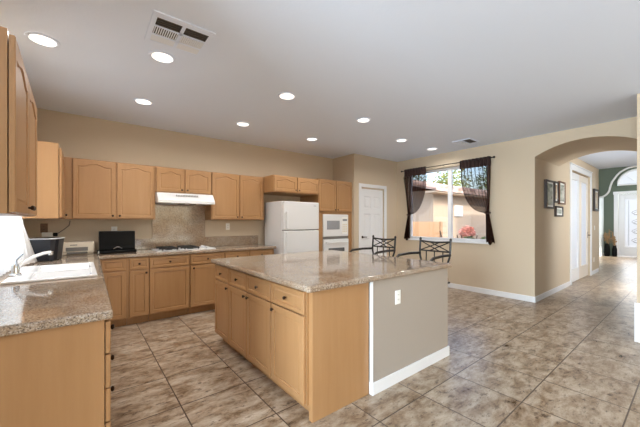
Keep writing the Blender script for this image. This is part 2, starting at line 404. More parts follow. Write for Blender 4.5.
# double doors on the hall's left wall
d = bpy.data.objects.new('door_2', None); C.objects.link(d); d.location = (8.05, YH, 0); d['kind'] = 'structure'
for k in (0, 1):
    x0 = .01+.876*k
    bm = bm_(); wd = .872
    for a, b, e, f in ((0, .12, .012, 2.40), (wd-.12, wd, .012, 2.40), (.12, wd-.12, .012, .28), (.12, wd-.12, 2.26, 2.40)): box(bm, a, b, .0, .04, e, f)
    for a, b, e, f in ((.12, .135, .28, 2.26), (wd-.135, wd-.12, .28, 2.26), (.12, wd-.12, .28, .295), (.12, wd-.12, 2.245, 2.26)): box(bm, a, b, -.012, .02, e, f)
    lf = struct('door_panel', bm, M_cream if k else M_white, d); lf.location = (x0, .035, 0)
    struct('pane', box(bm_(), .12, wd-.12, .012, .02, .28, 2.26), M_frost, lf)
bm = bm_()
for x0, x1, z0, z1 in ((-.09, 0, 0, 2.44), (1.77, 1.86, 0, 2.44), (-.11, 1.88, 2.42, 2.53)): box(bm, x0, x1, -.022, 0, z0, z1, .005, 1)
box(bm, -.12, 1.89, -.035, 0, 2.53, 2.555, .004, 1)
struct('casing', bm, M_white, d)
bm = bm_(); tube(bm, [(1.66,.035,1.0),(1.66,-.02,1.0),(1.60,-.025,1.0)], .011, 8); box(bm, 1.64, 1.68, .02, .035, .93, 1.08, .003, 1)
struct('handle', bm, M_bronze, d, True)

# front door far down the foyer with leaded glass and arched transom
d = bpy.data.objects.new('door_3', None); C.objects.link(d); d.location = (DX, DY1, 0); d.rotation_euler = (0, 0, -PI/2); d['kind'] = 'structure'
W3 = DY1-DY0
bm = bm_()
for a, b, e, f in ((.02, .2, .02, 2.38), (W3-.2, W3-.02, .02, 2.38), (.2, W3-.2, .02, .38), (.2, W3-.2, 2.18, 2.38)): box(bm, a, b, .03, .08, e, f, .006, 1)
dp = struct('door_panel', bm, M_white, d)
struct('pane', box(bm_(), .2, W3-.2, .05, .058, .38, 2.18), M_frost, dp)
bm = bm_()
cx3 = W3/2
for zc in (.7, 1.05, 1.4, 1.75):
    tube(bm, [(cx3+.2*math.cos(t)*math.sin(2*t+.4), .046, zc+.17*math.sin(t)) for t in [2*PI*k/24 for k in range(24)]], .005, 5, closed=True)
for x in (.3, W3-.3): tube(bm, [(x, .046, .42), (x, .046, 2.14)], .005, 5)
struct('caming', bm, M_greyplastic, dp)
bm = bm_()
for a, b, e, f in ((-.1, .02, 0, 2.40), (W3-.02, W3+.1, 0, 2.40), (-.12, W3+.12, 2.38, 2.49)): box(bm, a, b, -.025, 0, e, f, .006, 1)
struct('casing', bm, M_white, d)
w3 = bpy.data.objects.new('window_3', None); C.objects.link(w3); w3['kind'] = 'structure'
ct = (DY0+DY1)/2
def arcp(r, n=24): return [(ct+r*math.cos(PI*k/n), 2.74+r*math.sin(PI*k/n)*1.0) for k in range(n+1)]
# green infill around the half-round light, its white frame and glass
outer = [(2.02, 2.71), (2.02, 3.36), (.82, 3.36), (.82, 2.71)]
struct('transom_surround', prism(bm_(), [(2.02, 2.71), (2.02, 3.36), (.82, 3.36), (.82, 2.71), (ct-.56, 2.71)]+arcp(.56)[::-1]+[(ct+.56, 2.71)], lambda u, v, t: (t, u, v), DX-.012, DX+.03), M_green, w3)
bm = bm_(); tube(bm, [(DX-.02, y, z) for y, z in arcp(.54)]+[(DX-.02, ct-.54, 2.74)], .035, 6, closed=True); struct('frame', bm, M_white, w3, True)
bm = bm_()
for k in range(1, 4):
    a = PI*k/4; tube(bm, [(DX-.01, ct, 2.74), (DX-.01, ct+.53*math.cos(a), 2.74+.53*math.sin(a))], .012, 5)
struct('muntins', bm, M_white, w3)
struct('pane', prism(bm_(), arcp(.53), lambda u, v, t: (t, u, v), DX+.0, DX+.006), M_frost, w3)

# ------------------------------------------------------------------ cabinets
def door_bm(w, h, arch=0., f=.045, t=.02):
    bm = bm_(); N = 18
    def outline(k, y):
        x0, x1, z0, zt = k, w-k, k, h-k
        P = [(x0+(x1-x0)*i/4, z0) for i in range(4)] + [(x1, z0+(zt-arch-z0)*i/4) for i in range(4)]
        for i in range(N):
            x = x1-(x1-x0)*i/N; s = min(abs(x-w/2)/((x1-x0)/2)/.82, 1)
            P.append((x, zt-arch+arch*(.5+.5*math.cos(PI*s))))
        P += [(x0, zt-arch-(zt-arch-z0)*i/4) for i in range(4)]
        return [bm.verts.new((x, y, z)) for x, z in P]
    def rect(k, y):
        x0, x1, z0, zt = k, w-k, k, h-k
        P = [(x0+(x1-x0)*i/4, z0) for i in range(4)] + [(x1, z0+(zt-z0)*i/4) for i in range(4)] + [(x1-(x1-x0)*i/N, zt) for i in range(N)] + [(x0, zt-(zt-z0)*i/4) for i in range(4)]
        return [bm.verts.new((x, y, z)) for x, z in P]
    rings = [rect(0, 0), rect(0, -t+.004), rect(.004, -t), outline(f, -t), outline(f+.004, -t+.008), outline(f+.010, -t+.008), outline(f+.020, -t+.005)]
    n = len(rings[0])
    for A, B in zip(rings, rings[1:]):
        for k in range(n): bm.faces.new((A[k], A[(k+1) % n], B[(k+1) % n], B[k]))
    bm.faces.new(rings[-1]); bm.faces.new(rings[0][::-1])
    return bm
def knob_bm(x, z, y=-.02):
    return lathe(bm_(), [(.005, 0), (.005, .008), (.012, .013), (.014, .018), (.010, .024), (.003, .026)], Matrix.Translation((x, y, z)) @ Matrix.Rotation(PI/2, 4, 'X'), 12)
def fronts_of(root, fronts, m=None):
    for f in fronts:
        kind, x0, x1, z0, z1 = f[:5]; opt = f[5] if len(f) > 5 else {}
        dr = kind == 'drawer'
        o = obj('drawer' if dr else 'door', door_bm(x1-x0, z1-z0, opt.get('arch', 0), .028 if dr else .045), m or M_maple, root)
        o.location = (x0, -.004, z0)
        kn = opt.get('knob')
        if dr and kn is None: kn = ((x0+x1)/2, (z0+z1)/2)
        if kn:
            obj('knob', knob_bm(kn[0]-x0, kn[1]-z0), M_bronze, o, True)
def cabinet(name, label, group, loc, rz, w, d, z0, z1, fronts, toe=False, extra=None):
    r = thing(name, label, 'cabinet', loc, rz, group)
    bm = bm_()
    if toe:
        box(bm, 0, w, 0, d, .10, z1); box(bm, 0.002, w-.002, .07, d-.002, 0, .10)
    else: box(bm, 0, w, 0, d, z0, z1)
    if extra: extra(bm)
    obj('cabinet_body', bm, M_maple, r)
    fronts_of(r, fronts)
    return r
G1, G2, G3 = 'maple wall cabinets', 'maple base cabinets', 'island cabinets'
ZU0, ZU1 = 1.355, 2.11
A = .036
def pair(x0, xm0, xm1, x1, z0, z1, arch=A):
    kz = z0+.035
    return [('door', x0, xm0, z0, z1, {'arch': arch, 'knob': (xm0-.03, kz)}), ('door', xm1, x1, z0, z1, {'arch': arch, 'knob': (xm1+.03, kz)})]
yf = 4.79
cabinet('wall_cabinet', 'wide maple wall cabinet with two arched doors above the black box and printer', G1, (-.176, yf, 0), 0, .996, YB-yf-.002, ZU0, ZU1,
        pair(.09, .527, .543, .976, ZU0+.012, ZU1-.012))
cabinet('wall_cabinet', 'short maple wall cabinet with two arched doors directly over the white range hood', G1, (.822, yf, 0), 0, .78, YB-yf-.002, 1.745, ZU1,
        pair(.010, .375, .393, .772, 1.757, ZU1-.012))
cabinet('wall_cabinet', 'maple wall cabinet with two arched doors between the range hood and the refrigerator', G1, (1.604, yf, 0), 0, .92, YB-yf-.002, ZU0, ZU1,
        pair(.008, .454, .472, .89, ZU0+.012, ZU1-.012))
cabinet('wall_cabinet', 'deep short maple cabinet with two arched doors above the white refrigerator', G1, (2.53, 4.47, 0), 0, .978, YB-4.472, 1.835, 2.118,
        pair(.012, .475, .49, .966, 1.847, 2.106, .036))
# corner and sink side, facing +X
cabinet('wall_cabinet', 'maple wall cabinet with plain side panel filling the corner past the sink window', G1, (-.18, 4.0, 0), PI/2, 1.085, .366, ZU0, ZU1,
        [('door', .012, .76, ZU0+.012, ZU1-.045, {'arch': A, 'knob': (.72, ZU0+.05)})])
cabinet('wall_cabinet', 'nearest maple wall cabinet above the sink counter, seen nearly edge on', G1, (-.237, 1.753, 0), PI/2+.021, 1.03, .286, ZU0, ZU1,
        pair(.004, .51, .52, 1.026, ZU0+.006, ZU1-.02))
# base run along the back wall
yb = 4.49; dB = YB-yb-.002; ZB = .872
def bunit(label, x0, x1, fx0, fx1, knob=None, kd=True):
    fr = [('drawer', fx0-x0, fx1-x0, .715, .855, {} if kd else {'knob': False}), ('door', fx0-x0, fx1-x0, .115, .70, {'knob': (knob-x0, .665) if knob else None})]
    return cabinet('base_cabinet', label, G2, (x0, yb, 0), 0, x1-x0-.001, dB, 0, ZB, fr, True)
bunit('maple base cabinet in the inner corner of the counter, under the black box', .145, .455, .19, .436, None, False)
bunit('narrowest maple base cabinet, one drawer over one door, beside the corner cabinet', .455, .698, .476, .690, .66)
bunit('wide maple base cabinet with drawer and single door under the left burners', .698, 1.199, .70, 1.188, None)
bunit('maple base cabinet with drawer and door under the right burners', 1.199, 1.694, 1.208, 1.685, 1.25)
bunit('maple base cabinet below the counter, second from the refrigerator', 1.694, 2.105, 1.706, 2.095, 1.74)
bunit('maple base cabinet at the counter end next to the refrigerator', 2.105, 2.56, 2.115, 2.52, 2.15)
# sink run, facing +X
xf = .083
cabinet('base_cabinet', 'maple drawer cabinet at the near end of the sink counter with plain end panel', G2, (xf, 1.70, 0), PI/2, .33, .61, 0, ZB,
        [('drawer', .006, .32, a, b) for a, b in ((.712, .858), (.552, .704), (.395, .544), (.115, .387))], True)
cabinet('base_cabinet', 'maple sink cabinet with two doors below the white sink', G2, (xf, 2.032, 0), PI/2, 1.73, .61, 0, .70,
        [('door', .62, 1.15, .115, .68, {'knob': (1.11, .64)}), ('door', 1.16, 1.70, .115, .68, {'knob': (1.2, .64)}), ('door', .01, .6, .115, .68, {'knob': (.55, .64)})], True)
cabinet('base_cabinet', 'maple corner base cabinet between the sink cabinet and the back wall', G2, (xf, 3.764, 0), PI/2, 1.32, .61, 0, ZB,
        [('door', .01, .6, .115, .70, {'knob': (.05, .66)}), ('drawer', .01, .6, .715, .855)], True)
# island cabinets, facing -X
XI = 1.172; DI = .555
def iunit(label, y1, y0, fronts, extra=None):
    return cabinet('base_cabinet', label, G3, (XI, y1, 0), -PI/2, y1-y0-.001, DI, 0, ZB, fronts, True, extra)
def ifr(a, b, kx):
    return [('drawer', a, b, .702, .856), ('door', a, b, .112, .692, {'knob': (kx, .655)})]
iunit('island cabinet farthest from the tall end panel, one drawer over one door', 3.315, 2.905, ifr(.006, .402, .37))
iunit('middle island cabinet with two drawers over a pair of doors', 2.905, 2.065, ifr(.005, .400, .37) + ifr(.408, .832, .44))
def endp(bm): box(bm, .448, .487, .016, DI, .0, ZB)
iunit('nearest island cabinet, one drawer over one door, with broad plain end panel', 2.065, 1.616, ifr(.006, .44, .04), endp)

# ------------------------------------------------------------------ oven tower
t = thing('oven_cabinet', 'tall maple cabinet with two arched doors housing the white wall oven', 'cabinet', (3.512, 4.49, 0), 0, None)
TW = .884
bm = bm_()
box(bm, 0, .112, 0, .596, 0, 2.145); box(bm, TW-.10, TW, 0, .596, 0, 2.145)
box(bm, .075, TW-.10, 0, .596, 1.475, 2.145); box(bm, .075, TW-.10, 0, .596, 0, .42); box(bm, .075, TW-.10, .5, .596, .42, 1.475)
obj('cabinet_body', bm, M_maple, t)
fronts_of(t, pair(.010, .435, .447, .872, 1.525, 2.133) + [('drawer', .02, TW-.03, .12, .40)])
ov = thing('wall_oven', 'white built-in microwave over oven in the tall maple cabinet', 'oven', (3.627, 4.49, .42))
OW = .655
bm = bm_(); box(bm, 0, OW, 0, .48, 0, 1.05); obj('oven_body', bm, M_appl, ov)
bm = bm_(); box(bm, -.0, OW, -.02, 0, .62, 1.045, .006); fr = obj('microwave_door', bm, M_appl, ov)
obj('window_glass', box(bm_(), .09, .415, -.024, -.019, .755, .925, .004, 1), M_greyglass, fr)
cp = obj('control_panel', box(bm_(), .475, .635, -.024, -.019, .66, 1.0, .004, 1), M_plate, fr)
for i in range(3):
    for j in range(4): obj('button', box(bm_(), .492+.045*i, .522+.045*i, -.0265, -.023, .70+.045*j, .725+.045*j), M_beigeplastic, cp)
obj('display', box(bm_(), .495, .615, -.0265, -.023, .92, .96), M_greyglass, cp)
bm = bm_(); box(bm, .0, OW, -.012, 0, .565, .615, .002, 1); obj('vent_gap', bm, M_greyplastic, ov)
bm = bm_(); box(bm, 0, OW, -.03, 0, 0, .56, .008); od = obj('oven_door', bm, M_appl, ov)
obj('window_glass', box(bm_(), .12, .535, -.034, -.029, .13, .39, .006, 1), M_darkglass, od)
bm = bm_(); tube(bm, [(.05,-.03,.5),(.05,-.065,.5),(.605,-.065,.5),(.605,-.03,.5)], .011, 8); obj('handle', bm, M_appl, od, True)

# ------------------------------------------------------------------ refrigerator
f = thing('refrigerator', 'white top-freezer refrigerator between the counter and the oven cabinet', 'refrigerator', (2.642, 4.30, 0))
FW = .745
obj('fridge_body', box(bm_(), 0, FW, .075, .68, .02, 1.675, .008), M_appl, f)
fd = obj('fridge_door', box(bm_(), 0, FW, 0, .066, .10, 1.172, .012, 3), M_appl, f)
zd = obj('freezer_door', box(bm_(), 0, FW, 0, .066, 1.186, 1.67, .012, 3), M_appl, f)
def hbar(z0, z1):
    bm = bm_(); box(bm, .028, .062, -.038, -.022, z0, z1, .006); box(bm, .03, .06, -.024, .002, z0+.005, z0+.045); box(bm, .03, .06, -.024, .002, z1-.045, z1-.005); return bm
obj('handle', hbar(.62, 1.15), M_appl, fd); obj('handle', hbar(1.21, 1.5), M_appl, zd)
obj('badge', box(bm_(), FW-.12, FW-.07, -.002, .001, 1.60, 1.615), M_steel, zd)
obj('door_gasket', box(bm_(), .01, FW-.01, .05, .076, .11, 1.66), M_greyplastic, f)
obj('kick_grille', box(bm_(), .01, FW-.01, .03, .075, 0, .09), M_greyplastic, f)

# ------------------------------------------------------------------ range hood and cooktop
h = thing('range_hood', 'white slim under-cabinet range hood above the cooktop', 'range hood', (.822, 4.60, 1.59))
bm = bm_()
prism(bm, [(.0, .0), (0, .035), (.10, .148), (.486, .148), (.486, 0)], lambda u, v, t: (t, u, v), 0, .778)
obj('hood_shell', bm, M_appl, h)
bm = bm_()
for k in range(14): 
    x = .24+.022*k; prism(bm, [(.068+.004, .115), (.062+.004, .11), (.046, .09), (.052, .095)], lambda u, v, t: (t, u-.0065, v+.007), x, x+.014)
obj('vent_slots', bm, M_greyplastic, h)
for x in (.30, .46): obj('lamp_cover', box(bm_(), x, x+.08, .12, .22, -.012, .001, .004, 1), M_greyplastic, h)
ck = thing('cooktop', 'white gas cooktop with black burner grates set in the back counter', 'cooktop', (.80, 4.56, .9145))
obj('cooktop_plate', box(bm_(), 0, .80, 0, .44, 0, .012, .005), M_appl, ck)
for bx, by in ((.17, .12), (.17, .33), (.46, .12), (.46, .33)):
    bm = bm_()
    lathe(bm, [(.045, .012), (.045, .022), (.03, .03)], Matrix.Translation((bx, by, 0)), 16)
    b_ = obj('burner', bm, M_matblack, ck)
    bm = bm_(); g = .105
    for s in (-1, 1):
        box(bm, bx-g, bx+g, by+s*(g-.012)-.006, by+s*(g-.012)+.006, .026, .042); box(bm, bx+s*(g-.006)-.006, bx+s*(g-.006)+.006, by-g+.01, by+g-.01, .026, .042)
        for s2 in (-1, 1): box(bm, bx+s*(g-.01)-.007, bx+s*(g-.01)+.007, by+s2*(g-.018)-.007, by+s2*(g-.018)+.007, .011, .03)
    for k in range(4):
        a = PI/2*k; tube(bm, [(bx+.1*math.cos(a), by+.098*math.sin(a), .036), (bx+.03*math.cos(a), by+.03*math.sin(a), .04)], .006, 6)
    obj('grate', bm, M_matblack, b_)
for k in range(4):
    obj('knob', lathe(bm_(), [(.02, .012), (.02, .03), (.014, .036)], Matrix.Translation((.70, .08+.09*k, 0)), 14), M_appl, ck, True)

# ------------------------------------------------------------------ worktops and splashbacks
SX0, SX1, SY0, SY1 = -.41, .095, 2.79, 3.68
def in_l(x, y):
    if SX0+.02 < x < SX1-.02 and SY0+.02 < y < SY1-.02: return False
    return x < .14 or y > 4.445
def warp(x, y):
    if abs(x-.14) < 1e-4: return .112+(y-1.5)*.018, y
    return x, y
xs = [XL, SX0+.02, SX1-.02, .14, 2.59]; ys = [1.68, SY0+.02, SY1-.02, 4.445, YB]
tag(obj('worktop', slab(bm_(), xs, ys, in_l, ZB, .914, .012, warp), M_granite), 'L-shaped speckled granite worktop along the sink wall and back wall', 'countertop')
tag(obj('worktop', slab(bm_(), [1.112, 2.87], [1.515, 3.345], lambda x, y: True, ZB, .914, .014), M_granite), 'large speckled granite worktop on top of the island', 'countertop')
tag(obj('backsplash', box(bm_(), .826, 1.60, YB-.02, YB-.0005, .915, 1.588), M_granite), 'tall speckled granite splash panel behind the cooktop, up to the hood', 'backsplash')
tag(obj('backsplash', box(bm_(), 1.601, 2.565, YB-.02, YB-.0005, .915, 1.075, .003, 1), M_granite), 'low granite splash strip between the cooktop and the refrigerator', 'backsplash')
tag(obj('backsplash', box(bm_(), .50, .825, YB-.02, YB-.0005, .915, 1.075, .003, 1), M_granite), 'low granite splash strip between the black box and the cooktop', 'backsplash')

# island half wall (plastered) with its baseboard
PX0, PX1, PY0, PY1 = 1.742, 2.842, 1.55, 3.315
hwl = tag(obj('half_wall', box(bm_(), PX0, PX1, PY0, PY1, 0, ZB), M_halfwall), 'greige plastered half wall block forming the right end of the island', 'half wall')
bm = bm_(); box(bm, PX0-.013, PX1+.013, PY0-.013, PY0, 0, .095, .003, 1); box(bm, PX1, PX1+.013, PY0, PY1, 0, .095, .003, 1); box(bm, PX0-.013, PX0-.001, PY0, PY0+.026, 0, .095, .003, 1)
obj('baseboard', bm, M_white, hwl)
obj('corner_strip', box(bm_(), PX0-.006, PX0+.004, PY0-.003, PY0+.026, .095, ZB, .001, 1), M_white, hwl)  # narrow white strip up the near corner of the half wall

# ------------------------------------------------------------------ sink and faucet
s = thing('sink', 'white drop-in kitchen sink set in the near granite worktop', 'sink', (SX0, SY0, .9145))
SW, SL = SX1-SX0, SY1-SY0
bm = bm_()
xs = [0, .13, SW-.035, SW]; ys = [0, .035, SL/2-.015, SL/2+.015, SL-.035, SL]
def ins(x, y): return not (xs[1] < x < xs[2] and (ys[1] < y < ys[2] or ys[3] < y < ys[4]))
slab(bm, xs, ys, ins, -.0, .016, .007)
obj('rim', bm, M_porc, s, True)
for y0, y1 in ((ys[1], ys[2]), (ys[3], ys[4])):
    bm = bm_(); a = [(xs[1], y0), (xs[2], y0), (xs[2], y1), (xs[1], y1)]; i = .03
    b = [(xs[1]+i, y0+i), (xs[2]-i, y0+i), (xs[2]-i, y1-i), (xs[1]+i, y1-i)]
    T = [bm.verts.new((x, y, .004)) for x, y in a]; L2 = [bm.verts.new((x, y, -.19)) for x, y in b]
    for k in range(4): bm.faces.new((T[k], T[(k+1) % 4], L2[(k+1) % 4], L2[k]))
    bm.faces.new(L2[::-1])
    obj('basin', bm, M_porc, s, smooth='keep')
fa = thing('faucet', 'chrome kitchen faucet with long low spout reaching over the white sink', 'faucet', (-.372, 3.06, .931))
bm = bm_(); lathe(bm, [(.034, 0), (.034, .01), (.024, .02), (.022, .07), (.018, .085)], Matrix(), 16); obj('faucet_body', bm, M_chrome, fa, True)
pts = [(0, 0, .045), (.02, .01, .075), (.06, .045, .108), (.10, .085, .131), (.14, .125, .145), (.178, .165, .148)]
bm = bm_(); tube(bm, pts, [.014, .014, .013, .012, .012, .012], 10); sp = obj('spout', bm, M_porc, fa, True)
bm = bm_(); lathe(bm, [(.015, 0), (.016, .03)], Matrix.Translation((.180, .168, .124)), 12); obj('aerator', bm, M_chrome, sp, True)
bm = bm_(); tube(bm, [(0, 0, .08), (.0, .01, .11), (.03, .06, .15)], [.012, .011, .008], 8); obj('lever', bm, M_chrome, fa, True)

# ------------------------------------------------------------------ things on the back counter
a = thing('toaster', 'dark navy rounded toaster with silver rim on the corner counter', 'appliance', (-.322, 4.285, .9145), -.22)
prof = [(-.10, -.12), (.10, -.12), (.135, -.10), (.15, -.05), (.15, .12), (.13, .14), (-.10, .14)]
bm = bm_(); n = len(prof); A_ = [bm.verts.new((x*.88, y*.9, .008)) for x, y in prof]; B_ = [bm.verts.new((x, y, .228)) for x, y in prof]
bm.faces.new(A_[::-1]); bm.faces.new(B_)
for k in range(n): bm.faces.new((A_[k], A_[(k+1) % n], B_[(k+1) % n], B_[k]))
obj('toaster_body', bm, M_navy, a)
bm = bm_(); tube(bm, [(x*1.005, y*1.005, .232) for x, y in prof], .007, 6, closed=True); obj('rim', bm, mat('silver_paint', srgb(205, 208, 212), .4, .2), a, True)
bm = bm_(); prism(bm, [(x*.97, y*.97) for x, y in prof], lambda u, v, t: (u, v, t), .228, .239); lid = obj('lid', bm, M_black, a)
bm = bm_(); [box(bm, -.07, .09, y-.012, y+.012,   .2385, .241) for y in (-.04, .05)]; obj('slot', bm, M_gap, lid)
bm = bm_()
bm.free()
for x, y in ((-.07, -.08), (.1, -.08), (.1, .1), (-.07, .1)): obj('foot', lathe(bm_(), [(.012, 0), (.012, .01)], Matrix.Translation((x, y, 0)), 8), M_black, a)

p = thing('printer', 'off-white flat printer with grey paper slot beside the black box', 'printer', (-.20, 4.80, .9145))
obj('printer_body', box(bm_(), 0, .33, 0, .20, .03, .155, .012), M_beigeplastic, p)
obj('printer_base', box(bm_(), .01, .32, .005, .19, 0, .03, .004), M_beigeplastic, p)
obj('paper_tray', box(bm_(), .06, .26, -.03, .01, .012, .035, .003, 1), M_greyplastic, p)
obj('paper_slot', box(bm_(), .05, .265, -.003, .004, .045, .092, .002, 1), M_greyplastic, p)
obj('control_strip', box(bm_(), .09, .16, -.002, .004, .115, .125), M_greyplastic, p)

b = thing('bread_box', 'black upright box with small silver arc handle on the back counter', 'bread box', (.165, 4.70, .9145))
bm = bm_(); prism(bm, [(.0, .04), (-.006, .055), (0, .10), (.0, .275), (.012, .285), (.19, .285), (.20, .04)], lambda u, v, t: (t, u, v), .012, .398); obj('box_body', bm, M_black, b)
obj('box_base', box(bm_(), -.006, .416, -.025, .21, 0, .042, .012), M_black, b)
bm = bm_(); tube(bm, [(.16+.09*k/8, -.017-.012*math.sin(PI*k/8), .062+.022*math.sin(PI*k/8)) for k in range(9)], .005, 6); obj('handle', bm, M_steel, b, True)
obj('latch', box(bm_(), -.004, .01, -.034, -.024, .012, .04, .002, 1), M_plate, b)

M_platetan = mat('brown_plate', srgb(120, 92, 70), .5)
def outlet(label, loc, rz, sw=False, m=M_plate, group='wall plates'):
    o = thing('light_switch' if sw else 'wall_outlet', label, 'switch' if sw else 'outlet', loc, rz, group)
    obj('cover_plate', box(bm_(), -.035, .035, -.006, -.0005, -.057, .057, .002, 1), m, o)
    if sw: obj('rocker', box(bm_(), -.016, .016, -.010, -.005, -.032, .032, .002, 1), m, o)
    else:
        for z in (-.02, .02):
            so = obj('socket', box(bm_(), -.016, .016, -.008, -.005, z-.014, z+.014, .002, 1), m, o)
            obj('slots', box(box(bm_(), -.008, -.005, -.0085, -.0078, z-.004, z+.006), .005, .008, -.0085, -.0078, z-.004, z+.006), M_gap, so)
    return o
outlet('white outlet on the plastered end of the island', (2.046, PY0, .70), 0)
outlet('white outlet on the wall above the black box', (.36, YB, 1.20), 0)
outlet('white outlet above the low splash strip beside the refrigerator', (1.99, YB, 1.24), 0)
outlet('outlet on the back wall behind the navy toaster', (-.365, YB, 1.245), 0, False, M_platetan)
outlet('white rocker switch on the hall wall beyond the double doors', (10.32, YH, 1.17), 0, True)
outlet('white low outlet on the hall wall beyond the double doors', (10.25, YH, .36), 0)
c = thing('power_adapter', 'small white plug adapter with dark cord behind the navy toaster', 'adapter', (-.335, YB-.002, 1.165))
obj('adapter_body', box(bm_(), -.05, .05, -.05, 0, -.03, .025, .006), M_plate, c)
bm = bm_(); tube(bm, [(.05, -.03, 0), (.10, -.04, .01), (.16, -.03, .06), (.21, -.02, .11), (.22, -.02, .17)], .005, 6); obj('cord', bm, M_greyplastic, c, True)
obj('plug', box(bm_(), .055, .10, -.045, -.01, -.025, .02, .006), M_black, c)

# ------------------------------------------------------------------ bar stools at the island's far side
def make_stool():
    r = thing('bar_stool', '', 'stool', (0, 0, 0))
    # local: faces -Y, back at +Y
    hw, yb_ = .20, .24
    for sx in (-1, 1):
        bm = bm_(); tube(bm, [(sx*(hw-.085), yb_-.03, 0), (sx*(hw-.055), yb_-.02, .60), (sx*(hw-.035), yb_-.012, .80), (sx*(hw-.004), yb_-.002, .90), (sx*hw, yb_+.0, .95), (sx*hw, yb_+.015, 1.105)], .0125, 8); lathe(bm, [(.017, 0), (.013, .02), (.004, .028)], Matrix.Translation((sx*hw, yb_+.015, 1.10)), 10)
        obj('leg', bm, M_iron, r, True)
        bm = bm_(); tube(bm, [(sx*(hw-.02), -.20, 0), (sx*hw, -.18, .62)], .0125, 8); obj('leg', bm, M_iron, r, True)
        bm = bm_(); tube(bm, [(sx*hw, yb_, .93), (sx*(hw+.02), .05, .935), (sx*(hw+.025), -.16, .925), (sx*(hw+.022), -.205, .90), (sx*(hw+.01), -.20, .80), (sx*hw, -.175, .62)], .0155, 8); obj('armrest', bm, M_iron, r, True)
    bm = bm_(); box(bm, -.215, .215, -.2, .22, .605, .625, .006); obj('seat_frame', bm, M_iron, r)
    obj('seat', box(bm_(), -.205, .205, -.19, .21, .625, .68, .022, 3), M_seat, r)
    bm = bm_()
    tube(bm, [(-hw+.4*k/8, yb_+.012+.0*k, 1.085-.012*math.sin(PI*k/8)) for k in range(9)], .011, 8)
    tube(bm, [(-hw, yb_+.003, .965), (hw, yb_+.003, .965)], .010, 8)
    obj('back_rail', bm, M_iron, r, True)
    bm = bm_()
    def zz(x): return 1.085-.012*math.sin(PI*(x+hw)/.4)
    for x0, x1 in ((-.2, .07), (-.07, .2)):
        tube(bm, [(x0, yb_+.012, zz(x0)), (x1, yb_+.003, .965)], .007, 6); tube(bm, [(x0, yb_+.003, .965), (x1, yb_+.012, zz(x1))], .007, 6)
    obj('lattice', bm, M_iron, r, True)
    for x in (-.11, 0, .11):
        bm = bm_(); tube(bm, [(x, yb_+.003, .965), (x, yb_-.01, .63)], .007, 6); obj('spindle', bm, M_iron, r, True)
    bm = bm_(); tube(bm, [(-hw+.068, .214, .25), (-hw+.012, -.192, .25), (hw-.012, -.192, .25), (hw-.068, .214, .25)], .009, 8, closed=True); obj('footrest', bm, M_iron, r, True)
    return r
st = make_stool()
st.location = (3.14, 2.015, 0); st.rotation_euler = (0, 0, -PI/2)
tag(st, 'dark iron bar stool nearer the island corner, seen beneath the window', 'stool', 'iron bar stools')
st2 = copy_tree(st); st2.location = (3.14, 2.81, 0)
tag(st2, 'dark iron bar stool seen in front of the white pantry door', 'stool', 'iron bar stools')

